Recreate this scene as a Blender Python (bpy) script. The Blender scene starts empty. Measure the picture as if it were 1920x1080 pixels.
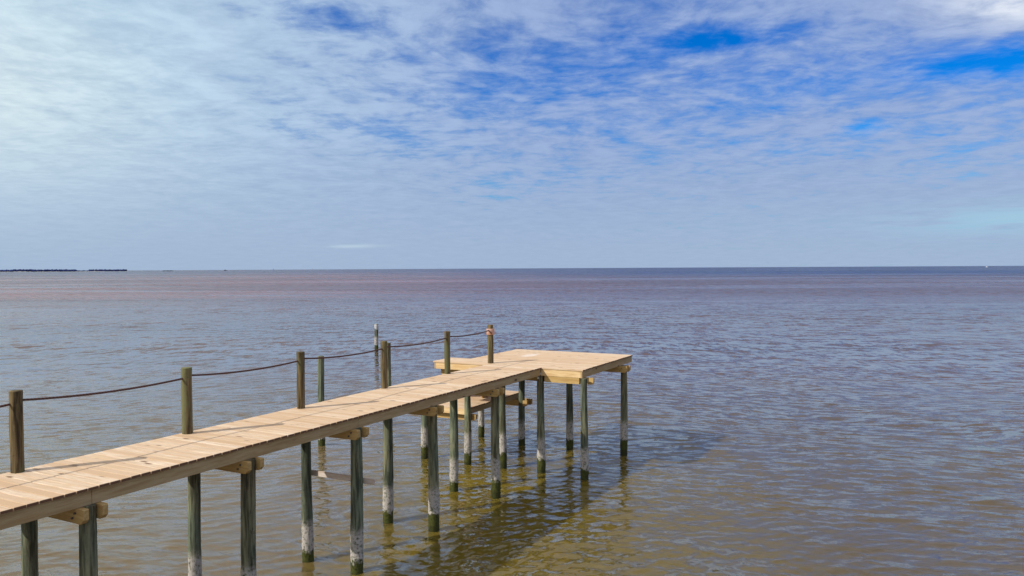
import bpy, bmesh, math, random
import numpy as np
from mathutils import Vector, Matrix

R = math.radians
random.seed(7)
rng = np.random.default_rng(11)
scene = bpy.context.scene
COL = scene.collection

# ------------------------------------------------------------------ camera
CAM_H = 5.4
cam_data = bpy.data.cameras.new('camera')
cam_data.lens = 27.294
cam_data.sensor_width = 36.0
cam_data.clip_start = 0.1
cam_data.clip_end = 80000.0
cam = bpy.data.objects.new('camera', cam_data)
COL.objects.link(cam)
PITCH, ROLL = 0.025343, 0.0052083
cam.matrix_world = (Matrix.Translation((0, 0, CAM_H))
                    @ Matrix.Rotation(math.pi / 2 - PITCH, 4, 'X')
                    @ Matrix.Rotation(-ROLL, 4, 'Z'))
scene.camera = cam

# ------------------------------------------------------------------ exposure
scene.view_settings.view_transform = 'Standard'
scene.view_settings.look = 'None'
scene.view_settings.exposure = 0.0
scene.view_settings.gamma = 1.0
scene.view_settings.use_curve_mapping = False

SUN_EL, SUN_AZ = 36.0, 241.0            # compass azimuth, clockwise from +Y
SUN_STRENGTH = 4.1
SKY_STRENGTH = 0.11


# ------------------------------------------------------------------ node helper
class NT:
    """small wrapper that writes maths as nodes"""
    def __init__(self, tree):
        self.t = tree
        self.n = tree.nodes
        self.l = tree.links

    def new(self, kind, **kw):
        nd = self.n.new(kind)
        for k, v in kw.items():
            setattr(nd, k, v)
        return nd

    def put(self, sock, val):
        if hasattr(val, 'is_output') or isinstance(val, bpy.types.NodeSocket):
            self.l.new(val, sock)
        else:
            sock.default_value = val

    def m(self, op, a, b=0.0, c=0.0, clamp=False):
        nd = self.new('ShaderNodeMath', operation=op)
        nd.use_clamp = clamp
        self.put(nd.inputs[0], a)
        self.put(nd.inputs[1], b)
        self.put(nd.inputs[2], c)
        return nd.outputs[0]

    def add(self, a, b): return self.m('ADD', a, b)
    def sub(self, a, b): return self.m('SUBTRACT', a, b)
    def mul(self, a, b): return self.m('MULTIPLY', a, b)

    def smooth(self, x, lo, hi, a=0.0, b=1.0):
        nd = self.new('ShaderNodeMapRange', interpolation_type='SMOOTHSTEP')
        self.put(nd.inputs['Value'], x)
        self.put(nd.inputs['From Min'], lo)
        self.put(nd.inputs['From Max'], hi)
        self.put(nd.inputs['To Min'], a)
        self.put(nd.inputs['To Max'], b)
        return nd.outputs['Result']

    def mix(self, f, a, b, mode='MIX'):
        nd = self.new('ShaderNodeMix', data_type='RGBA', blend_type=mode)
        nd.clamp_factor = True
        self.put(nd.inputs[0], f)
        self.put(nd.inputs[6], a if not isinstance(a, tuple) else (*a[:3], 1))
        self.put(nd.inputs[7], b if not isinstance(b, tuple) else (*b[:3], 1))
        return nd.outputs[2]

    def comb(self, x, y, z):
        nd = self.new('ShaderNodeCombineXYZ')
        self.put(nd.inputs[0], x); self.put(nd.inputs[1], y); self.put(nd.inputs[2], z)
        return nd.outputs[0]

    def sep(self, v):
        nd = self.new('ShaderNodeSeparateXYZ')
        self.put(nd.inputs[0], v)
        return nd.outputs

    def vmul(self, v, s):
        nd = self.new('ShaderNodeVectorMath', operation='MULTIPLY')
        self.put(nd.inputs[0], v)
        self.put(nd.inputs[1], s)
        return nd.outputs[0]

    def vadd(self, v, s):
        nd = self.new('ShaderNodeVectorMath', operation='ADD')
        self.put(nd.inputs[0], v)
        self.put(nd.inputs[1], s)
        return nd.outputs[0]

    def noise(self, vec, scale, detail=4.0, rough=0.5, dist=0.0, color=False, lac=2.0):
        nd = self.new('ShaderNodeTexNoise')
        self.put(nd.inputs['Vector'], vec)
        nd.inputs['Scale'].default_value = scale
        nd.inputs['Detail'].default_value = detail
        nd.inputs['Roughness'].default_value = rough
        nd.inputs['Lacunarity'].default_value = lac
        nd.inputs['Distortion'].default_value = dist
        return nd.outputs['Color'] if color else nd.outputs['Fac']


# ------------------------------------------------------------------ world: Nishita sky under a thin broken cloud sheet
world = bpy.data.worlds.new('World')
scene.world = world
world.use_nodes = True
W = NT(world.node_tree)
bg = world.node_tree.nodes['Background']
sky = W.new('ShaderNodeTexSky', sky_type='NISHITA')
sky.sun_disc = False
sky.sun_elevation = R(SUN_EL)
sky.sun_rotation = R(SUN_AZ)
sky.altitude = 0
sky.air_density = 1.0
sky.dust_density = 0.4
sky.ozone_density = 3.0
tc = W.new('ShaderNodeTexCoord')
dx, dy, dz = W.sep(tc.outputs['Generated'])
az = W.mul(W.m('ARCTAN2', dx, dy), 57.29578)
el = W.mul(W.m('ARCSINE', dz), 57.29578)


def gauss(a0, e0, sa, se, tilt=0.0):
    da = W.sub(az, a0)
    de = W.sub(W.sub(el, e0), W.mul(da, tilt))
    qa = W.m('POWER', W.m('ABSOLUTE', W.m('DIVIDE', da, sa)), 2.0)
    qe = W.m('POWER', W.m('ABSOLUTE', W.m('DIVIDE', de, se)), 2.0)
    return W.m('EXPONENT', W.mul(W.add(qa, qe), -1.0))


zz = W.add(W.m('MAXIMUM', dz, 0.0), 0.07)
px = W.m('DIVIDE', dx, zz)
py = W.m('DIVIDE', dy, zz)
pl = W.comb(px, py, 0.0)
wob = W.noise(pl, 1.3, 3, 0.5, color=True)
pl2 = W.vadd(pl, W.vmul(W.vadd(wob, (-0.5, -0.5, -0.5)), (0.35, 0.35, 0.0)))
n_big = W.noise(W.vadd(pl, (3.1, 7.7, 0)), 0.55, 4, 0.55)
n_mid = W.noise(W.vmul(pl2, (1.0, 0.75, 1.0)), 4.2, 9, 0.60)
n_fine = W.noise(W.vmul(pl2, (1.0, 1.25, 1.0)), 10.0, 6, 0.62)
cov = W.add(W.add(W.mul(n_mid, 0.48), W.mul(n_big, 0.36)), W.mul(n_fine, 0.24))   # mean about 0.62
sun_side = W.smooth(az, -34.0, 14.0, 1.0, 0.0)      # thicker cloud toward the sun
low = W.smooth(el, 1.0, 11.0, 1.0, 0.0)             # sheet closes toward the horizon
bias = W.add(W.add(W.mul(sun_side, 0.15), W.mul(low, 0.15)), 0.128)
for a0, e0, sa, se, amt, tl in ((13.5, 15.7, 5.0, 0.9, -0.18, 0.03), (31.0, 12.5, 5.0, 0.85, -0.24, -0.04), (24.3, 9.2, 1.4, 0.45, -0.20, 0.0),
                                (3.0, 14.5, 7.0, 2.0, -0.07, 0.06), (-14.0, 17.5, 6.0, 1.4, -0.11, -0.1),
                                (19.0, 12.5, 6.5, 1.3, -0.07, -0.05), (34.0, 15.9, 6.5, 1.5, 0.40, -0.12)):
    bias = W.add(bias, W.mul(gauss(a0, e0, sa, se, tl), amt))
dens = W.smooth(W.add(cov, bias), 0.46, 0.76)
dens = W.mul(dens, 0.97)

# clear sky: Nishita, deepened
gam = W.new('ShaderNodeGamma')
W.put(gam.inputs[0], sky.outputs[0]); gam.inputs[1].default_value = 1.0
hs = W.new('ShaderNodeHueSaturation')
hs.inputs['Saturation'].default_value = 1.6
hs.inputs['Value'].default_value = 1.0
W.put(hs.inputs['Color'], gam.outputs[0])
clear = W.vmul(hs.outputs[0], (0.09, 0.76, 1.17))
# cloud brightness: lit by the sun behind the left shoulder, whiter that way, lavender away from it
k = 1.0 / SKY_STRENGTH
c_left = (0.56 * k, 0.74 * k, 0.86 * k)
c_right = (0.300 * k, 0.410 * k, 0.68 * k)
ccol = W.mix(W.smooth(az, -38.0, 8.0), c_left, c_right)
hor = (0.385 * k, 0.49 * k, 0.670 * k)
ccol = W.mix(W.smooth(el, 0.0, 13.0, 0.93, 0.0), ccol, hor)
bright = gauss(-37.0, 11.0, 11.0, 6.0)
ccol = W.mix(W.mul(bright, 0.75), ccol, (0.74 * k, 0.86 * k, 0.88 * k))
whitec = gauss(34.5, 15.7, 5.5, 1.4, -0.12)
ccol = W.mix(W.mul(whitec, W.smooth(n_mid, 0.36, 0.58, 0.35, 1.0)), ccol, (0.92 * k, 0.96 * k, 1.0 * k))
# unseen sky overhead and behind camera, thickened and whitened for neutral fill, brighter reflections
over = W.m('MAXIMUM', W.smooth(el, 18.5, 34.0), W.mul(W.smooth(W.m('ABSOLUTE', az), 42.0, 80.0), W.smooth(el, 2.0, 14.0)))
ccol = W.mix(W.mul(over, 0.85), ccol, W.mix(W.smooth(az, -50.0, 30.0), (1.0 * k, 0.96 * k, 0.95 * k), (0.66 * k, 0.68 * k, 0.80 * k)))
dens = W.m('MAXIMUM', dens, W.mul(over, W.smooth(n_mid, 0.30, 0.55, 0.45, 0.95)))
shade = W.add(0.80, W.mul(W.smooth(W.add(W.mul(n_mid, 0.6), W.mul(n_fine, 0.4)), 0.33, 0.67), 0.30))
shade = W.add(W.mul(W.sub(shade, 0.96), W.smooth(el, 0.5, 12.0, 0.25, 1.0)), 0.96)
ccol = W.vmul(ccol, W.comb(shade, W.add(W.mul(shade, 0.85), 0.15), W.add(W.mul(shade, 0.6), 0.4)))
skyc = W.mix(dens, clear, ccol)
# pale clear slot low on the right, thin bright streak low in the middle
pnoise = W.noise(W.vmul(tc.outputs['Generated'], (6, 6, 60)), 2.0, 5, 0.6)
slot = W.mul(gauss(34.0, 3.0, 7.5, 1.0, 0.02), W.smooth(pnoise, 0.30, 0.55))
skyc = W.mix(W.mul(slot, 0.8), skyc, (0.36 * k, 0.60 * k, 0.76 * k))
streak = W.mul(gauss(-11.7, 1.65, 2.3, 0.12, 0.02), W.smooth(pnoise, 0.3, 0.5))
skyc = W.mix(W.mul(streak, 0.6), skyc, (0.56 * k, 0.70 * k, 0.80 * k))
W.put(bg.inputs[0], skyc)
bg.inputs[1].default_value = SKY_STRENGTH
world.cycles.sampling_method = 'MANUAL'
world.cycles.sample_map_resolution = 1024

# ------------------------------------------------------------------ sun
sd = bpy.data.lights.new('sun', 'SUN')
sd.energy = SUN_STRENGTH
sd.angle = R(0.6)
sd.color = (1.0, 0.95, 0.86)
sun = bpy.data.objects.new('sun', sd)
COL.objects.link(sun)
sdir = Vector((math.sin(R(SUN_AZ)) * math.cos(R(SUN_EL)), math.cos(R(SUN_AZ)) * math.cos(R(SUN_EL)), math.sin(R(SUN_EL))))
sun.rotation_euler = sdir.to_track_quat('Z', 'Y').to_euler()


# ------------------------------------------------------------------ object helpers
def mat(name):
    m = bpy.data.materials.new(name)
    m.use_nodes = True
    return m, NT(m.node_tree), m.node_tree.nodes['Principled BSDF']


def tag(o, label=None, cat=None, group=None, kind=None):
    if label: o['label'] = label
    if cat: o['category'] = cat
    if group: o['group'] = group
    if kind: o['kind'] = kind
    return o


def empty(name, loc=(0, 0, 0), rz=0.0):
    o = bpy.data.objects.new(name, None)
    o.location = loc
    o.rotation_euler = (0, 0, rz)
    COL.objects.link(o)
    return o


class MB:
    """collects shapes, then builds ONE mesh object"""
    def __init__(self):
        self.bm = bmesh.new()

    def box(self, x0, x1, y0, y1, z0, z1, bev=0.0):
        r = bmesh.ops.create_cube(self.bm, size=1.0)
        vs = r['verts']
        for v in vs:
            v.co = Vector(((x0 + x1) / 2 + v.co.x * (x1 - x0), (y0 + y1) / 2 + v.co.y * (y1 - y0), (z0 + z1) / 2 + v.co.z * (z1 - z0)))
        if bev > 0:
            es = list({e for v in vs for e in v.link_edges})
            bmesh.ops.bevel(self.bm, geom=es, offset=bev, segments=1, affect='EDGES', clamp_overlap=True)
        return vs

    def prism_x(self, prof, x0, x1):
        """profile of (y,z) points extruded along x"""
        a = [self.bm.verts.new((x0, y, z)) for y, z in prof]
        b = [self.bm.verts.new((x1, y, z)) for y, z in prof]
        n = len(prof)
        self.bm.faces.new(a[::-1]); self.bm.faces.new(b)
        for i in range(n):
            self.bm.faces.new((a[i], a[(i + 1) % n], b[(i + 1) % n], b[i]))

    def prism_y(self, prof, y0, y1):
        """profile of (x,z) points extruded along y"""
        a = [self.bm.verts.new((x, y0, z)) for x, z in prof]
        b = [self.bm.verts.new((x, y1, z)) for x, z in prof]
        n = len(prof)
        self.bm.faces.new(a); self.bm.faces.new(b[::-1])
        for i in range(n):
            self.bm.faces.new((a[(i + 1) % n], a[i], b[i], b[(i + 1) % n]))

    def tube(self, pts, rad, seg=12, cap=True):
        """tube through points; rad is a number or a list"""
        rings = []
        n = len(pts)
        for i, p in enumerate(pts):
            p = Vector(p)
            t = (Vector(pts[min(i + 1, n - 1)]) - Vector(pts[max(i - 1, 0)])).normalized()
            ref = Vector((0, 0, 1)) if abs(t.z) < 0.9 else Vector((1, 0, 0))
            u = t.cross(ref).normalized(); w = t.cross(u)
            r = rad[i] if isinstance(rad, (list, tuple)) else rad
            rings.append([self.bm.verts.new(p + (u * math.cos(a) + w * math.sin(a)) * r)
                          for a in [2 * math.pi * k / seg for k in range(seg)]])
        for i in range(n - 1):
            for k in range(seg):
                self.bm.faces.new((rings[i][k], rings[i][(k + 1) % seg], rings[i + 1][(k + 1) % seg], rings[i + 1][k]))
        if cap:
            self.bm.faces.new(rings[0][::-1]); self.bm.faces.new(rings[-1])

    def build(self, name, material, parent=None, smooth=False):
        bmesh.ops.recalc_face_normals(self.bm, faces=self.bm.faces)
        me = bpy.data.meshes.new(name)
        self.bm.to_mesh(me); self.bm.free()
        if smooth:
            me.polygons.foreach_set('use_smooth', [True] * len(me.polygons))
            try:
                me.set_sharp_from_angle(angle=R(40))
            except Exception:
                pass
        me.materials.append(material)
        o = bpy.data.objects.new(name, me)
        COL.objects.link(o)
        if parent: o.parent = parent
        return o


# ------------------------------------------------------------------ materials
def wood(name, tone, dark, grain_axis, knot=0.5, vary=0.30, ksize=1.0, rough=0.75, stain=None, endgrain_shade=False):
    """new sawn pine; every board (mesh island) differs a little; grain runs along grain_axis"""
    m, T, bs = mat(name)
    co = T.new('ShaderNodeTexCoord').outputs['Object']
    isl = T.new('ShaderNodeNewGeometry').outputs['Random Per Island']
    off = T.comb(T.mul(isl, 37.0), T.mul(isl, 91.0), T.mul(isl, 13.0))
    v = T.vadd(co, off)
    st = {'x': (0.7, 9.0, 9.0), 'y': (9.0, 0.7, 9.0)}[grain_axis]
    g = T.noise(T.vmul(v, st), 3.0, 6, 0.62, dist=0.6)
    st2 = {'x': (1.0, 4.0, 4.0), 'y': (4.0, 1.0, 4.0)}[grain_axis]
    kv = T.vmul(v, {'x': (0.6, 1.5, 1.5), 'y': (1.5, 0.6, 1.5)}[grain_axis])
    vo = T.new('ShaderNodeTexVoronoi', feature='F1')
    T.put(vo.inputs['Vector'], kv); vo.inputs['Scale'].default_value = 3.2
    kn = T.smooth(vo.outputs['Distance'], 0.05 * ksize, 0.13 * ksize, 1.0, 0.0)
    pick = T.smooth(T.sep(vo.outputs['Color'])[0], 1.0 - knot, 1.0 - knot + 0.05)
    kn = T.mul(kn, pick)
    blot = T.noise(T.vmul(v, st2), 1.1, 4, 0.6)
    c = T.mix(T.smooth(g, 0.35, 0.68), tone, tuple(a * b for a, b in zip(tone, (0.72, 0.62, 0.52))))
    c = T.mix(T.smooth(blot, 0.45, 0.70, 0.0, 0.75), c, tuple(a * b for a, b in zip(tone, (0.80, 0.68, 0.52))))
    c = T.mix(T.mul(isl, vary), c, tuple(a * b for a, b in zip(tone, (0.72, 0.60, 0.48))))
    c = T.mix(T.mul(kn, 0.85), c, dark)
    if endgrain_shade:
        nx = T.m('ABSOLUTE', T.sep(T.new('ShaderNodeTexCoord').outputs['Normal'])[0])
        c = T.mix(T.smooth(nx, 0.85, 0.95), c, (0.15, 0.075, 0.04))  # board ends: dark end grain, with the shade at the deck edge painted in
    if stain:
        sx, sy, rx, ry = stain
        X, Y, Z = T.sep(co)
        q = T.add(T.m('POWER', T.m('ABSOLUTE', T.m('DIVIDE', T.sub(X, sx), rx)), 2.0),
                  T.m('POWER', T.m('ABSOLUTE', T.m('DIVIDE', T.sub(Y, sy), ry)), 2.0))
        sn = T.noise(co, 6.0, 5, 0.6)
        s = T.smooth(T.add(q, T.mul(sn, 1.6)), 0.9, 1.5, 1.0, 0.0)
        c = T.mix(T.mul(s, 0.40), c, (0.80, 0.78, 0.76))
    T.put(bs.inputs['Base Color'], c)
    bs.inputs['Roughness'].default_value = rough
    bs.inputs['Specular IOR Level'].default_value = 0.25
    bp = T.new('ShaderNodeBump')
    bp.inputs['Strength'].default_value = 0.35; bp.inputs['Distance'].default_value = 0.004
    T.put(bp.inputs['Height'], g); T.put(bs.inputs['Normal'], bp.outputs[0])
    return m


M_DECK = wood('deck_pine', (0.740, 0.605, 0.450), (0.15, 0.08, 0.04), 'x', knot=0.80, ksize=1.5, vary=1.0, stain=(-10.35, 20.7, 0.28, 0.75), endgrain_shade=True)
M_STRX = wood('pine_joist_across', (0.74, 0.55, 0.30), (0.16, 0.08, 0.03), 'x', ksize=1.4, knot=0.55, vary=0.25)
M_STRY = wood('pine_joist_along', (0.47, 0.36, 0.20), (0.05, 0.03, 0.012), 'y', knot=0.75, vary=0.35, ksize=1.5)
M_CAP = wood('pine_cap', (0.52, 0.365, 0.15), (0.12, 0.06, 0.02), 'x', knot=0.5, vary=0.3)
M_GREY = wood('weathered_brace', (0.66, 0.58, 0.52), (0.35, 0.3, 0.25), 'x', knot=0.2, vary=0.2)


def pile_mat(name, post=False):
    m, T, bs = mat(name)
    geo = T.new('ShaderNodeNewGeometry')
    oi = T.new('ShaderNodeObjectInfo')
    P = geo.outputs['Position']
    X, Y, Z = T.sep(P)
    rnd = oi.outputs['Random']
    streak = T.noise(T.vmul(P, (14.0, 14.0, 1.1)), 1.3, 6, 0.65, dist=0.4)
    patch = T.noise(T.vmul(P, (3.0, 3.0, 1.0)), 1.0, 4, 0.6)
    fine = T.noise(P, 24.0, 4, 0.7)
    mid = T.noise(P, 11.0, 4, 0.65)
    brown = T.mix(T.smooth(streak, 0.35, 0.66), (0.19, 0.14, 0.066), (0.036, 0.026, 0.013))
    green = T.mix(T.smooth(streak, 0.35, 0.65), (0.26, 0.25, 0.15), (0.060, 0.060, 0.034))
    teal = T.mix(T.smooth(streak, 0.35, 0.65), (0.165, 0.190, 0.125), (0.042, 0.050, 0.034))
    if post:
        c = T.mix(T.smooth(patch, 0.50, 0.66), brown, (0.12, 0.12, 0.055))
    else:
        c = T.mix(T.smooth(T.add(patch, T.mul(rnd, 0.16)), 0.44, 0.66), green, teal)
        upz = T.add(1.6, T.mul(rnd, 0.8))
        c = T.mix(T.smooth(Z, upz, T.add(upz, 1.0), 0.0, 0.8), c, brown)
    c = T.mix(T.smooth(mid, 0.62, 0.70, 0.0, 0.55), c, (0.03, 0.028, 0.02))
    g_ = T.add(0.72, T.mul(T.m('FRACT', T.mul(rnd, 7.31)), 0.5))
    c = T.vmul(c, T.comb(g_, g_, g_))
    # barnacle belt, weed below it, wet black at the water
    wob = T.mul(T.sub(mid, 0.5), 0.42)
    zz = T.add(T.add(Z, wob), T.mul(T.sub(rnd, 0.5), 0.24))
    barn = T.mul(T.smooth(zz, 0.74, 0.96, 1.0, 0.0), T.smooth(zz, 0.24, 0.38))
    pits = T.smooth(fine, 0.34, 0.52)
    bcol = T.mix(pits, (0.17, 0.15, 0.125), (0.44, 0.405, 0.36))
    c = T.mix(T.mul(barn, T.smooth(T.add(T.mul(mid, 0.5), T.mul(fine, 0.5)), 0.38, 0.50)), c, bcol)
    weed = T.smooth(zz, 0.28, 0.36, 1.0, 0.0)
    c = T.mix(weed, c, T.mix(pits, (0.018, 0.022, 0.004), (0.060, 0.066, 0.014)))
    wet = T.smooth(zz, 0.02, 0.13, 1.0, 0.0)
    c = T.mix(T.mul(wet, 0.6), c, (0.022, 0.022, 0.008))
    T.put(bs.inputs['Base Color'], c)
    T.put(bs.inputs['Roughness'], T.smooth(zz, 0.0, 0.25, 0.45, 0.85))
    bs.inputs['Specular IOR Level'].default_value = 0.2
    bp = T.new('ShaderNodeBump')
    bp.inputs['Strength'].default_value = 0.8; bp.inputs['Distance'].default_value = 0.012
    T.put(bp.inputs['Height'], T.add(T.mul(streak, 0.9), T.mul(T.mul(fine, barn), 1.2)))
    T.put(bs.inputs['Normal'], bp.outputs[0])
    return m


M_PILE = pile_mat('treated_pile')
M_POST = pile_mat('treated_post', post=True)


def plain(name, col, rough=0.6, metal=0.0, var=0.25, scale=20.0):
    m, T, bs = mat(name)
    co = T.new('ShaderNodeTexCoord').outputs['Object']
    n = T.noise(co, scale, 4, 0.6)
    T.put(bs.inputs['Base Color'], T.mix(T.smooth(n, 0.3, 0.7), col, tuple(c * (1 - var) for c in col)))
    bs.inputs['Roughness'].default_value = rough
    bs.inputs['Metallic'].default_value = metal
    return m


M_BOLT = plain('galvanised_bolt', (0.10, 0.09, 0.08), 0.5, 0.6)
M_TAG = plain('white_tag', (0.75, 0.73, 0.68), 0.6)
M_COLLAR = wood('collar_wood', (0.62, 0.40, 0.33), (0.3, 0.15, 0.1), 'x', knot=0.1, vary=0.1)
M_PALE = plain('bleached_cap', (0.50, 0.49, 0.47), 0.8, var=0.3)

m, T, bs = mat('rope')
co = T.new('ShaderNodeTexCoord').outputs['Object']
wv = T.new('ShaderNodeTexWave', wave_type='BANDS', bands_direction='DIAGONAL')
T.put(wv.inputs['Vector'], co); wv.inputs['Scale'].default_value = 14.0
T.put(bs.inputs['Base Color'], T.mix(wv.outputs['Fac'], (0.045, 0.018, 0.014), (0.13, 0.06, 0.045)))
bs.inputs['Roughness'].default_value = 0.95
M_ROPE = m

# ------------------------------------------------------------------ the water
def water_material():
    m, T, bs = mat('silty_water')
    geo = T.new('ShaderNodeNewGeometry')
    P = geo.outputs['Position']
    X, Y, Z = T.sep(P)
    dist = T.m('SQRT', T.add(T.mul(X, X), T.mul(Y, Y)))
    # silt: olive brown over the shallow bed, redder plumes farther out, bluer open water to the right
    n1 = T.noise(T.vmul(P, (0.020, 0.055, 0.0)), 1.0, 4, 0.55)
    n2 = T.noise(T.vmul(P, (0.0030, 0.016, 0.0)), 1.0, 5, 0.6, dist=0.8)
    near = T.mix(T.smooth(n1, 0.35, 0.65), (0.150, 0.108, 0.011), (0.102, 0.075, 0.016))
    near = T.mix(T.smooth(X, 1.0, 8.0, 0.0, 0.72), near, (0.070, 0.050, 0.034))
    near = T.mix(T.smooth(X, -1.5, -5.0, 0.0, 0.8), near, (0.118, 0.084, 0.044))
    mid = T.mix(T.smooth(n1, 0.35, 0.65), (0.084, 0.050, 0.040), (0.062, 0.038, 0.034))
    far = T.mix(T.smooth(n2, 0.40, 0.60), (0.165, 0.076, 0.074), (0.090, 0.050, 0.056))
    slickn = T.noise(T.vmul(P, (0.0035, 0.021, 0.0)), 1.0, 5, 0.6, dist=1.0)
    slick = T.mul(T.smooth(slickn, 0.50, 0.62), T.smooth(dist, 55.0, 140.0))
    far = T.mix(T.smooth(X, -60.0, 60.0, 0.0, 0.85), far, (0.074, 0.042, 0.046))
    dj = T.mul(dist, T.add(0.45, T.mul(slickn, 1.1)))
    c = T.mix(T.smooth(dj, 22.0, 50.0), near, mid)
    c = T.mix(T.smooth(dj, 55.0, 190.0), c, far)
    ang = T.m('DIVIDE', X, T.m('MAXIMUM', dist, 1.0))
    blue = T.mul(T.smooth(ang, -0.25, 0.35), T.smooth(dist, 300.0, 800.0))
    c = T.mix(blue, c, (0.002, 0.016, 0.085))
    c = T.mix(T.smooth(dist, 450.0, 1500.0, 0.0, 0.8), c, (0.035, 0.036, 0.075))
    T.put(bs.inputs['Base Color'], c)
    bs.inputs['IOR'].default_value = 1.47
    T.put(bs.inputs['Roughness'], T.mul(T.smooth(dist, 14.0, 220.0, 0.03, 0.30), T.sub(1.0, T.mul(slick, 0.35))))
    T.put(bs.inputs['Specular IOR Level'], T.sub(T.smooth(dist, 35.0, 170.0, 0.5, 0.30), T.mul(blue, 0.17)))
    bs.subsurface_method = 'BURLEY'
    bs.inputs['Subsurface Weight'].default_value = 1.0
    bs.inputs['Subsurface Radius'].default_value = (1.0, 0.8, 0.4)
    bs.inputs['Subsurface Scale'].default_value = 0.10
    # ripples: slopes added to the surface normal. near the camera only the ones too small for the mesh
    warp = T.vmul(T.vadd(T.noise(P, 0.06, 2, 0.5, color=True), (-0.5, -0.5, -0.5)), (9.0, 9.0, 0.0))
    Pw = T.vadd(P, warp)
    micro = T.noise(T.vmul(Pw, (0.38, 1.25, 0.0)), 6.0, 4, 0.62, color=True)
    fbm = T.noise(T.vmul(Pw, (0.50, 1.35, 0.0)), 0.55, 7, 0.78, color=True)
    wind = T.noise(T.vmul(P, (0.010, 0.035, 0.0)), 1.0, 3, 0.5)
    lx = T.add(T.mul(X, 0.10), T.mul(Y, -0.07)); ly = T.add(T.mul(X, 0.30), T.mul(Y, 0.42))
    lane = T.mul(T.smooth(T.noise(T.comb(lx, ly, 0.0), 1.0, 4, 0.6), 0.34, 0.66, 0.45, 1.5), T.smooth(X, -30.0, 2.0, 0.6, 1.0))
    gust = T.mul(T.smooth(wind, 0.32, 0.66, 0.55, 1.35), T.sub(1.0, T.mul(slick, 0.6)))
    calm = T.mul(T.smooth(X, 40.0, -220.0, 0.0, 0.45), T.smooth(dist, 60.0, 200.0))
    amp_far = T.mul(T.mul(T.smooth(dist, 14.0, 90.0, 0.08, 1.0), gust), T.sub(1.0, calm))
    amp_far = T.mul(amp_far, 0.7)
    # long-crested wind ripples: two crossing trains, the one to the left of the pier and the one to the right of it
    left = T.smooth(X, 9.0, -7.0, 0.35, 1.0)
    right = T.smooth(X, -9.0, 7.0, 0.35, 1.0)

    def train(phi, scale, stretch, amp):
        c_, s_ = math.cos(R(phi)), math.sin(R(phi))
        Xw, Yw, _z = T.sep(Pw)
        u = T.add(T.mul(Xw, c_ * stretch), T.mul(Yw, s_ * stretch))
        v_ = T.add(T.mul(Xw, -s_), T.mul(Yw, c_))
        n = T.sub(T.noise(T.comb(u, v_, scale), scale, 4, 0.62), 0.5)
        n = T.mul(n, amp)
        return T.mul(n, -s_), T.mul(n, c_)

    sx, sy = 0.0, 0.0
    for lo, hi, lo2, hi2, sc, a in ((0, 1, 34, 60, 6.6, 0.95), (12, 26, 80, 150, 3.3, 1.15), (30, 70, 300, 700, 1.25, 1.45), (140, 300, 9000, 9900, 0.40, 1.45)):
        env = T.mul(T.mul(T.smooth(dist, float(lo), float(hi)), T.smooth(dist, float(lo2), float(hi2), 1.0, 0.0)), T.mul(lane, a) if sc > 2 else T.mul(gust, a))
        for phi, side in ((27.0, left), (-24.0, right), (4.0, 0.6)):
            ax, ay = train(phi, sc, 0.30, T.mul(env, side))
            sx, sy = T.add(sx, ax), T.add(sy, ay)
    for lo, hi, lo2, hi2, vx, vy, a in ((28, 60, 160, 320, 2.2, 0.55, 0.95), (110, 220, 600, 1200, 0.80, 0.15, 1.2), (450, 900, 9000, 9900, 0.28, 0.035, 1.3)):
        env = T.mul(T.mul(T.smooth(dist, float(lo), float(hi)), T.smooth(dist, float(lo2), float(hi2), 1.0, 0.0)), T.mul(gust, a))
        n = T.sub(T.noise(T.vmul(P, (vx, vy, 0.0)), 1.0, 2, 0.7), 0.5)
        sy = T.add(sy, T.mul(n, env))
    s12 = T.comb(sx, sy, 0.0)
    amp_mic = T.mul(T.smooth(dist, 15.0, 70.0, 1.0, 0.6), T.mul(lane, 0.45))
    sm = T.new('ShaderNodeVectorMath', operation='SCALE'); T.put(sm.inputs[0], T.vadd(micro, (-0.5, -0.5, -0.5))); T.put(sm.inputs['Scale'], amp_mic)
    sf = T.new('ShaderNodeVectorMath', operation='SCALE'); T.put(sf.inputs[0], T.vadd(fbm, (-0.5, -0.5, -0.5))); T.put(sf.inputs['Scale'], amp_far)
    s = T.vadd(T.vmul(T.vadd(sm.outputs[0], sf.outputs[0]), (0.5, 1.0, 0.0)), s12)
    nn = T.new('ShaderNodeVectorMath', operation='NORMALIZE')
    T.put(nn.inputs[0], T.vadd(geo.outputs['Normal'], s))
    T.put(bs.inputs['Normal'], nn.outputs[0])
    return m


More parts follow.
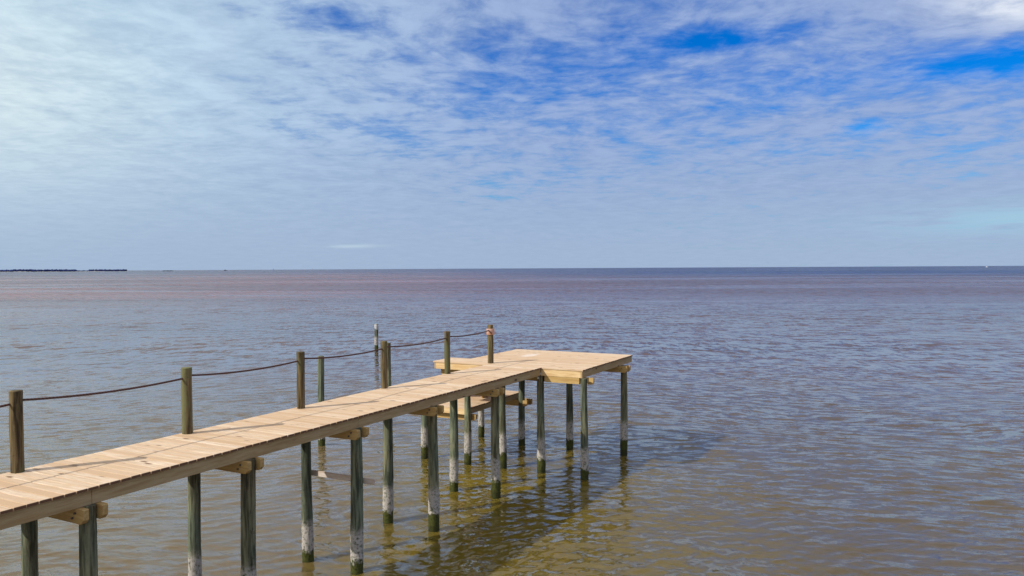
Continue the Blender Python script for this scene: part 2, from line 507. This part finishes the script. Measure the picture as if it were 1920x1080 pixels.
def build_water():
    f = 776.0
    v = np.concatenate([np.arange(900.0, 36.0, -0.80), np.arange(36.0, 6.0, -0.6), [5, 4, 3, 2, 1.2, .7, .4, .2, .105]])
    r = CAM_H * f / v
    fine = np.arange(-R(46), R(46), 1.25 / f)
    coarse = np.linspace(R(46), R(314), 70)[:-1]
    ang = np.concatenate([fine, coarse])
    nr, na = len(r), len(ang)
    RR, AA = np.meshgrid(r, ang, indexing='ij')
    X = RR * np.sin(AA); Y = RR * np.cos(AA)
    dr = np.gradient(r)
    # attenuate what the grid cannot carry
    H = np.zeros_like(X); DX = np.zeros_like(X); DY = np.zeros_like(X)
    nf = len(fine)
    Xf, Yf = X[:, :nf].astype(np.float32), Y[:, :nf].astype(np.float32)
    Hf = np.zeros_like(Xf); DXf = np.zeros_like(Xf); DYf = np.zeros_like(Xf)
    lim = int(np.searchsorted(r, 150.0))
    lam = np.exp(rng.uniform(math.log(0.13), math.log(2.4), 110))
    edge = np.clip((R(46) - np.abs(fine)) / R(3), 0, 1)[None, :]
    for i, L in enumerate(lam):
        pick = rng.random()
        base = 114.0 if pick < 0.42 else (72.0 if pick < 0.75 else 93.0)
        th = R(base + rng.normal(0, 10))
        kx, ky = math.cos(th), math.sin(th)
        k = 2 * math.pi / L
        slope = 0.0185 * (0.16 + 1.15 * math.exp(-((math.log(L / 0.34)) ** 2) / 0.42)) * rng.uniform(0.6, 1.3)
        a = slope / k
        wt = np.clip((L / (2.6 * dr[:lim]) - 0.8) / 1.2, 0, 1)[:, None].astype(np.float32)
        wt = wt * np.clip((150 - r[:lim]) / 60, 0, 1)[:, None]
        ph = (k * (kx * Xf[:lim] + ky * Yf[:lim]) + rng.uniform(0, 6.283)).astype(np.float32)
        sn = np.sin(ph); cs = np.cos(ph)
        Hf[:lim] += a * wt * cs
        DXf[:lim] -= 0.9 * a * kx * wt * sn
        DYf[:lim] -= 0.9 * a * ky * wt * sn
    H[:, :nf] = Hf * edge; DX[:, :nf] = DXf * edge; DY[:, :nf] = DYf * edge
    V = np.stack([X + DX, Y + DY, H], -1).reshape(-1, 3)
    V = np.vstack([V, [[0, 0, 0]]])
    i0 = np.arange(nr - 1)[:, None] * na
    j = np.arange(na)[None, :]; j2 = (j + 1) % na
    q = np.stack([i0 + j, i0 + na + j, i0 + na + j2, i0 + j2], -1).reshape(-1, 4)
    c = nr * na
    tri = np.stack([np.full(na, c), np.arange(na), (np.arange(na) + 1) % na], -1)
    me = bpy.data.meshes.new('water')
    me.vertices.add(len(V)); me.vertices.foreach_set('co', V.astype(np.float32).ravel())
    nl = q.size + tri.size
    me.loops.add(nl)
    me.loops.foreach_set('vertex_index', np.concatenate([q.ravel(), tri.ravel()]).astype(np.int32))
    npoly = len(q) + len(tri)
    me.polygons.add(npoly)
    ls = np.concatenate([np.arange(len(q)) * 4, q.size + np.arange(len(tri)) * 3]).astype(np.int32)
    me.polygons.foreach_set('loop_start', ls)
    me.polygons.foreach_set('use_smooth', np.ones(npoly, dtype=bool))
    me.update(calc_edges=True)
    me.validate()
    # make sure normals look up
    if me.polygons[0].normal.z < 0:
        me.flip_normals()
    me.materials.append(water_material())
    o = bpy.data.objects.new('water', me)
    COL.objects.link(o)
    tag(o, kind='structure')


build_water()

# sea bed far under the surface is not visible: the water is opaque with silt

# ------------------------------------------------------------------ the pier
# local frame of the pier: x = across (camera side positive), y = along, outward
TH = 0.4863
pier = empty('pier', (0, 0, 0), -TH)
tag(pier, 'long wooden pier of new pale planks on round piles, ending in a square platform', 'pier')

ZT = 2.80                       # top of the decking
BT = 0.038                      # board thickness
EN, EF = -8.83, -10.39          # camera-side and far edges of the walkway
A0, A1 = 18.29, 22.12           # platform, along
ER, EL = -7.655, -11.486        # platform, across
WL, W1 = -12.16, 19.23          # small landing on the far side
PITCHB = 0.1436
Y0 = -4.0


def boards(mb, x0, x1, y0, y1, zt, over=0.030, gap=0.010):
    n = max(1, round((y1 - y0) / PITCHB))
    p = (y1 - y0) / n
    for i in range(n):
        a = y0 + i * p + gap / 2
        j0, j1 = random.uniform(-0.006, 0.006), random.uniform(-0.006, 0.006)
        dz = random.uniform(-0.0015, 0.0015)
        mb.box(x0 - over + j0, x1 + over + j1, a, a + p - gap, zt - BT + dz, zt + dz, bev=0.003)


walk = MB()
boards(walk, EF, EN, Y0, A0 - 0.02, ZT)
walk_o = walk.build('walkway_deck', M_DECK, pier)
plat = MB()
boards(plat, WL, ER, A0 - 0.02, W1, ZT)
boards(plat, EL, ER, W1, A1, ZT)
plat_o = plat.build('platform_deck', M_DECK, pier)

ZS = ZT - BT                    # top of the joists
SB = 2.585                      # bottom of the joists
# walkway joists in lengths of two bays, butted
SEG = [(-4.0, 0.8), (0.8, 5.84), (5.84, 10.84), (10.84, 15.86), (15.86, A0 - 0.015)]
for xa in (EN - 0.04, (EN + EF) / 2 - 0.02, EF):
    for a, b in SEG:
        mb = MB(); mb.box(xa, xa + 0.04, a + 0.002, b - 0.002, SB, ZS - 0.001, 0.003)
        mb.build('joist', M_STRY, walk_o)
# platform: rim boards and joists
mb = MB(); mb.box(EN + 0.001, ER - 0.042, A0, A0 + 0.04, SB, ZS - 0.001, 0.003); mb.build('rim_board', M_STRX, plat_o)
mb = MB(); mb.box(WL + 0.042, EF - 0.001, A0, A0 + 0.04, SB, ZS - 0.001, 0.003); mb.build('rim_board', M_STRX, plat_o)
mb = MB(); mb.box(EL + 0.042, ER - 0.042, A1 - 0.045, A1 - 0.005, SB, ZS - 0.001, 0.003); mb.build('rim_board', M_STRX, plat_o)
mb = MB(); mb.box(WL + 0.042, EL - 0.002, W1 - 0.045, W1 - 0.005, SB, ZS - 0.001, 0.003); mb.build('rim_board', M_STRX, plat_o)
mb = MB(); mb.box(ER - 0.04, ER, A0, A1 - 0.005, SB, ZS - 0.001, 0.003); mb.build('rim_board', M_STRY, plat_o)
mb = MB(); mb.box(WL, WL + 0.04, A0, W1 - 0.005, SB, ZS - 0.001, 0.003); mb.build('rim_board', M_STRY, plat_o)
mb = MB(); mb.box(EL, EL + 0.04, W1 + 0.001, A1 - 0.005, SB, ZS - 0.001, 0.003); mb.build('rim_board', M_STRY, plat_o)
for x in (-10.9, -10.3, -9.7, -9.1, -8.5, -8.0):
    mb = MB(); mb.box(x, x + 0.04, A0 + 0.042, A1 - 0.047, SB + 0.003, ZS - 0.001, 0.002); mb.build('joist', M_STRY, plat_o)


def cap(y, x0, x1, z0, z1, th=0.075, far_side=True, cham=0.05, name='cap_beam', bolts=()):
    mb = MB()
    prof = [(x0 + cham, z0), (x1 - cham, z0), (x1, z0 + cham), (x1, z1 - 0.012), (x1 - 0.012, z1), (x0 + 0.012, z1), (x0, z1 - 0.012), (x0, z0 + cham)]
    mb.prism_y(prof, y - th / 2, y + th / 2)
    o = mb.build(name, M_CAP, pier)
    for bx in bolts:
        for dz in (0.06, 0.125):
            b = MB()
            zz = z0 + dz
            b.tube([(bx + (dz - 0.09) * 0.8, y - th / 2 - 0.022, zz), (bx + (dz - 0.09) * 0.8, y - th / 2 + 0.001, zz)], 0.014, 6)
            b.build('bolt', M_BOLT, o)
    return o


PR = 0.105


def pile(x, y, z_top, rad=PR, name='pile', parent=None, material=None, taper=0.006, lean=(0, 0), ztop_extra=0.0):
    mb = MB()
    n = 44
    rad *= random.uniform(0.95, 1.06)
    pts, rr = [], []
    a = random.uniform(0, 6.28)
    for i in range(n):
        t = i / (n - 1)
        z = -1.2 + (z_top + 1.2) * t
        w = 0.006 * math.sin(a + 3.1 * t * 2)
        pts.append((x + w + lean[0] * z, y + 0.006 * math.cos(a + 2.3 * t * 2) + lean[1] * z, z))
        rr.append(rad - taper * (z - 1.0) + 0.003 * math.sin(7 * t + a))
    pts.append((pts[-1][0], pts[-1][1], z_top + 0.006)); rr.append(rr[-1] - 0.008)
    mb.tube(pts, rr, 26)
    for v in mb.bm.verts:
        c = v.co
        zb = c.z + 0.12 * math.sin(5 * c.x + 9 * math.atan2(c.y - y, c.x - x) + a)
        amp = 0.011 if 0.22 < zb < 0.90 else 0.0025
        if c.z < z_top - 0.02:
            kk = 1.0 + random.uniform(-0.35, 1.0) * amp / max(rad, 0.05)
            c.x = x + (c.x - x) * kk; c.y = y + (c.y - y) * kk
    return mb.build(name, material or M_PILE, parent, smooth=True)


bents = [-1.70, 0.80, 3.30, 5.80, 8.32, 10.82, 13.27, 15.90, 18.37]
ZC0, ZC1 = 2.405, 2.582
for i, y in enumerate(bents):
    last = i == len(bents) - 1
    nx = -8.87; fx = -10.02
    pile(nx, y, ZC1 - 0.004, PR if not last else 0.10, parent=pier)
    pile(fx, y - 0.01, ZC1 - 0.004, 0.10, parent=pier)
    g = 0.105 + 0.0375
    if not last:
        cap(y - g + 0.02, -10.25, -8.70, ZC0, ZC1, bolts=(-8.87,))
        cap(y + g - 0.02, -10.25, -8.70, ZC0, ZC1)
tagm = MB(); tagm.box(-8.915, -8.865, 18.37 - 0.125, 18.37 - 0.105, 2.50, 2.555, 0.002)
tagm.build('tag', M_TAG, pier)
# platform bents
for y, g in ((18.30, 0.13),):
    pile(-7.60, 18.28, ZC1 - 0.004, 0.098, parent=pier)
    cap(18.37 + g, -12.05, -7.42, ZC0, ZC1)
cap(18.37 - 0.085 + 0.03, -8.72, -7.74, ZC0 + 0.02, ZC1 - 0.002, th=0.045, cham=0.02)
pile(-7.58, 21.20, ZC1 - 0.004, 0.098, parent=pier)
pile(-9.27, 21.16, ZC1 - 0.004, 0.095, parent=pier)
pile(-10.81, 21.05, ZC1 - 0.004, 0.095, parent=pier)
cap(21.17 - 0.135, -11.3, -7.42, ZC0, ZC1, bolts=(-7.6,))
cap(21.17 + 0.135, -11.3, -7.42, ZC0, ZC1)
# piles of the lower deck and the landing
pile(-11.07, 18.27, ZC1 - 0.004, 0.095, parent=pier)
pile(-12.50, 18.28, 1.90, 0.095, parent=pier)
pile(-12.48, 21.44, 1.36, 0.09, parent=pier)

# lower deck beside the pier
LT = 1.56
LX0, LX1, LY0, LY1 = -12.62, -11.04, 18.20, 21.45
mb = MB(); boards(mb, LX0, LX1, LY0, LY1, LT)
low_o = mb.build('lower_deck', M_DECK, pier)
for x in (LX0, -11.85, LX1 - 0.04):
    mb = MB(); mb.box(x, x + 0.04, LY0 + 0.046, LY1 - 0.045, 1.375, LT - BT - 0.001, 0.003); mb.build('joist', M_STRY, low_o)
mb = MB(); mb.box(LX0, LX1, LY0 + 0.003, LY0 + 0.043, 1.375, LT - BT - 0.001, 0.003); mb.build('rim_board', M_STRX, low_o)
mb = MB(); mb.box(LX0, LX1, LY1 - 0.043, LY1 - 0.003, 1.375, LT - BT - 0.001, 0.003); mb.build('rim_board', M_STRX, low_o)
cap(18.27 + 0.13, -12.72, -10.86, 1.195, 1.372)
cap(21.15 - 0.13, -12.72, -10.60, 1.195, 1.372)
cap(21.15 + 0.13 + 0.05, -12.72, -10.60, 1.195, 1.372)

# stairs from the landing down to the lower deck
st = MB()
for k in range(4):
    z = ZT - 0.25 * (k + 1)
    y = W1 + 0.02 + 0.22 * k
    if k == 0:
        st.box(-12.10, -11.52, y, y + 0.24, z - 0.038, z, 0.003)
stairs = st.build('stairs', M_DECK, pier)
for k in range(1, 4):
    z = ZT - 0.25 * (k + 1); y = W1 + 0.02 + 0.22 * k
    t = MB(); t.box(-12.10, -11.52, y, y + 0.24, z - 0.038, z, 0.003); t.build('tread', M_CAP, stairs)
for x in (-12.14, -11.52):
    t = MB()
    t.prism_x([(W1 + 0.0, 2.58), (W1 + 0.0, 2.34), (W1 + 0.62, LT), (W1 + 0.95, LT), (W1 + 0.95, LT + 0.15)], x, x + 0.038)
    t.build('stair_stringer', M_CAP, stairs)

# grey brace nailed behind the piles of one bent
mb = MB(); mb.box(-10.22, -8.56, 10.82 + 0.10, 10.82 + 0.14, 1.575, 1.672, 0.002)
mb.build('brace_board', M_GREY, pier)

# rail posts along the far edge, with rope between them
posts = [(-1.55, -10.34), (0.95, -10.34), (3.42, -10.34), (5.83, -10.335), (8.45, -10.325), (10.95, -10.27), (13.61, -10.36), (16.20, -10.385), (18.51, -10.46)]
heads = [3.84, 3.84, 3.84, 3.85, 3.845, 3.855, 3.825, 3.845, 3.85]
PRAD = [0.080, 0.080, 0.080, 0.079, 0.082, 0.074, 0.073, 0.073, 0.080]
for (y, x), z, r in zip(posts, heads, PRAD):
    mb = MB()
    n = 9; a = random.uniform(0, 6.28)
    pts = [(x + 0.004 * math.sin(a + i), y, 2.40 + (z - 2.40) * i / (n - 1)) for i in range(n)]
    rr = [r + 0.002 * math.sin(a + 1.7 * i) for i in range(n)]
    pts.append((pts[-1][0], y, z + 0.008)); rr.append(r - 0.010)
    mb.tube(pts, rr, 20)
    post = mb.build('rail_post', M_POST, pier, smooth=True)
# wooden collar round the head of the outermost post
mb = MB()
x, y = posts[-1][1], posts[-1][0]
mb.tube([(x, y, 3.585), (x, y, 3.59), (x, y, 3.745), (x, y, 3.75)], [0.108, 0.112, 0.112, 0.106], 20)
mb.build('post_collar', M_COLLAR, post, smooth=True)

ROPE_Z = -0.135
for i in range(len(posts) - 1):
    (ya, xa), (yb, xb) = posts[i], posts[i + 1]
    za, zb = heads[i] + ROPE_Z + 0.045, heads[i + 1] + ROPE_Z - 0.02
    last = i == len(posts) - 2
    if last: zb += 0.02
    za2 = za - 0.03
    n = 28
    sag = 0.055
    pts = []
    for k in range(n + 1):
        t = k / n
        s = 4 * t * (1 - t) * sag
        pts.append((xa + (xb - xa) * t, ya + (yb - ya) * t, za2 + (zb - za2) * t - s))
    if last:
        pts[-1] = (xb - 0.0, yb - 0.115, zb)
        pts.append((xb + 0.05, yb - 0.118, zb - 0.04)); pts.append((xb + 0.09, yb - 0.09, zb - 0.10))
    mb = MB(); mb.tube(pts, 0.0155, 8)
    mb.build('rope', M_ROPE, pier, smooth=True)


# ------------------------------------------------------------------ free standing mooring piles
def free_pile(x, y, z_top, rad, label, pale=False, material=None):
    t = empty('mooring_pile', (x, y, 0))
    tag(t, label, 'mooring pile', group='mooring piles standing clear of the pier')
    pile(0, 0, z_top, rad, name='shaft', parent=t, material=material or M_PILE)
    if pale:
        mb = MB()
        n = 14
        # worn, notched head
        mb.tube([(0, 0, z_top - 0.50), (0.01, 0, z_top - 0.30), (0, 0, z_top - 0.05), (0, 0, z_top + 0.02)], [rad - 0.02, rad + 0.012, rad + 0.015, rad - 0.02], n)
        mb.build('bleached_head', M_PALE, t, smooth=True)
    return t


def loc(al, off):
    return (al * math.sin(TH) + off * math.cos(TH), al * math.cos(TH) - off * math.sin(TH))


x, y = loc(18.21, -16.26)
free_pile(x, y, 2.74, 0.105, 'dark round mooring pile in open water, seen between two rail posts under the sagging rope')
x, y = loc(21.6, -16.26)
free_pile(x, y, 2.85, 0.105, 'round mooring pile almost hidden behind a rail post, its slim edge beside the post')
free_pile(-9.13, 52.1, 1.70, 0.12, 'thin worn old pile with a bleached white head, farthest out in the water', pale=True)

# ------------------------------------------------------------------ far shore, trees, craft on the horizon
def polar(px_, dist):
    a = math.atan2(px_ - 960, 1455.7)
    return dist * math.sin(a), dist * math.cos(a)


sm_, T, bs = mat('far_sand')
T.put(bs.inputs['Base Color'], T.mix(T.noise(T.new('ShaderNodeTexCoord').outputs['Object'], 0.02, 3), (0.42, 0.38, 0.33), (0.30, 0.27, 0.23)))
bs.inputs['Roughness'].default_value = 0.9
mb = MB()
D = 5200.0
cols = []
N = 90
rows = []
for i in range(N + 1):
    u = -900 + (236 + 900) * i / N
    w = 110 * (1 - 0.93 * (i / N) ** 6) + 14 * math.sin(i * 1.7)
    row = []
    for dd, z in ((-w, -0.5), (-w * 0.7, 0.9), (w * 0.6, 1.6), (w, -0.5)):
        xx, yy = polar(u, D + dd)
        row.append(mb.bm.verts.new((xx, yy, z)))
    rows.append(row)
for i in range(N):
    for k in range(3):
        mb.bm.faces.new((rows[i][k], rows[i + 1][k], rows[i + 1][k + 1], rows[i][k + 1]))
o = mb.build('far_shore', sm_, None, smooth=True)
tag(o, kind='structure')

lm, T, bs = mat('far_foliage')
T.put(bs.inputs['Base Color'], T.mix(T.smooth(T.noise(T.new('ShaderNodeTexCoord').outputs['Object'], 0.05, 3), 0.4, 0.6), (0.030, 0.045, 0.150), (0.020, 0.032, 0.110)))  # blue of distant haze is put into the leaf colour
bs.inputs['Roughness'].default_value = 0.9
bs.inputs['Specular IOR Level'].default_value = 0.1
mb = MB()
ico = bmesh.new(); bmesh.ops.create_icosphere(ico, subdivisions=1, radius=1.0)
iv = [v.co.copy() for v in ico.verts]; ifc = [[v.index for v in f.verts] for f in ico.faces]; ico.free()
for i in range(2600):
    u = random.uniform(-880, 237)
    gap = (143 < u < 168)
    if gap and random.random() < 0.3: continue
    s = random.uniform(3.5, 6.5) * (0.55 if gap else 1.0)
    if u > 170: s *= 0.9
    h = random.uniform(4.0, 8.5) * (0.6 if gap else 1.0)
    if 25 < u < 60: h += 1.5
    dd = random.uniform(-60, 50) * (1 if u < 170 else 0.3)
    cx, cy = polar(u, D + dd)
    vs = []
    for p in iv:
        k = random.uniform(0.75, 1.2)
        vs.append(mb.bm.verts.new((cx + p.x * s * k * 1.3, cy + p.y * s * k, max(1.0, h + p.z * s * k))))
    for f in ifc:
        mb.bm.faces.new([vs[j] for j in f])
o = mb.build('far_wood', lm, None)
tag(o, 'dark blue strip of woodland on a low spit along the far left horizon', 'woodland', kind='stuff')

M_HULL = plain('far_hull', (0.10, 0.11, 0.14), 0.6)
M_HOUSE = plain('far_superstructure', (0.22, 0.24, 0.28), 0.6)
M_WHITE = plain('far_white_paint', (0.80, 0.80, 0.80), 0.5)


def craft(name, u, dist, label, cat, kind):
    x, y = polar(u, dist)
    t = empty(name, (x, y, 0), -math.atan2(x, y))
    tag(t, label, cat)
    if kind == 'barge':
        mb = MB(); mb.prism_y([(-24, 0.0), (24, 0.0), (27, 2.6), (-27, 2.6)], -6, 6); mb.build('hull', M_HULL, t)
        for a, b, h in ((-20, -8, 4.0), (-5, 6, 4.4), (9, 20, 3.9)):
            mb = MB(); mb.box(a, b, -4, 4, 2.6, h, 0.2); mb.build('hatch_cover', M_HOUSE, t)
    elif kind == 'ship':
        mb = MB(); mb.prism_y([(-8, 0.0), (8, 0.0), (9.5, 2.8), (-9, 2.2)], -2.5, 2.5); mb.build('hull', M_HULL, t)
        mb = MB(); mb.box(-4, 1.5, -2, 2, 2.2, 6.6, 0.1); mb.build('wheelhouse', M_HOUSE, t)
        mb = MB(); mb.tube([(-1.5, 0, 6.6), (-1.5, 0, 10.0)], 0.3, 6); mb.build('mast', M_HULL, t)
    elif kind == 'beacon':
        for sx in (-1.6, 1.6):
            for sy in (-1.6, 1.6):
                mb = MB(); mb.tube([(sx, sy, -1), (sx * 0.6, sy * 0.6, 6)], 0.3, 6); mb.build('leg', M_HULL, t)
        mb = MB(); mb.box(-2.2, 2.2, -2.2, 2.2, 6, 7, 0.1); mb.build('deck', M_HOUSE, t)
        mb = MB(); mb.box(-1.3, 1.3, -1.3, 1.3, 7, 9.2, 0.1); mb.build('cabin', M_HULL, t)
    elif kind == 'boat':
        mb = MB(); mb.prism_y([(-3.5, 0.0), (3.2, 0.0), (4.6, 1.5), (-3.8, 1.2)], -1.4, 1.4); mb.build('hull', M_WHITE, t)
        mb = MB(); mb.box(-2, 1.0, -1.1, 1.1, 1.2, 2.9, 0.1); mb.build('cabin', M_WHITE, t)
    return t


craft('barge', 315, 4300, 'long low dark barge on the horizon, right of the wooded spit', 'barge', 'barge')
craft('work_boat', 423, 4200, 'tiny dark work boat with a tall wheelhouse on the horizon', 'boat', 'ship')
craft('channel_beacon', 513, 4200, 'tiny dark channel beacon on legs on the horizon, the larger of two', 'beacon', 'beacon')
craft('channel_beacon', 586, 5600, 'faint smaller channel beacon on the horizon, nearer to the middle', 'beacon', 'beacon')
craft('motor_boat', 1850, 3800, 'tiny white motor boat on the right-hand horizon', 'boat', 'boat')
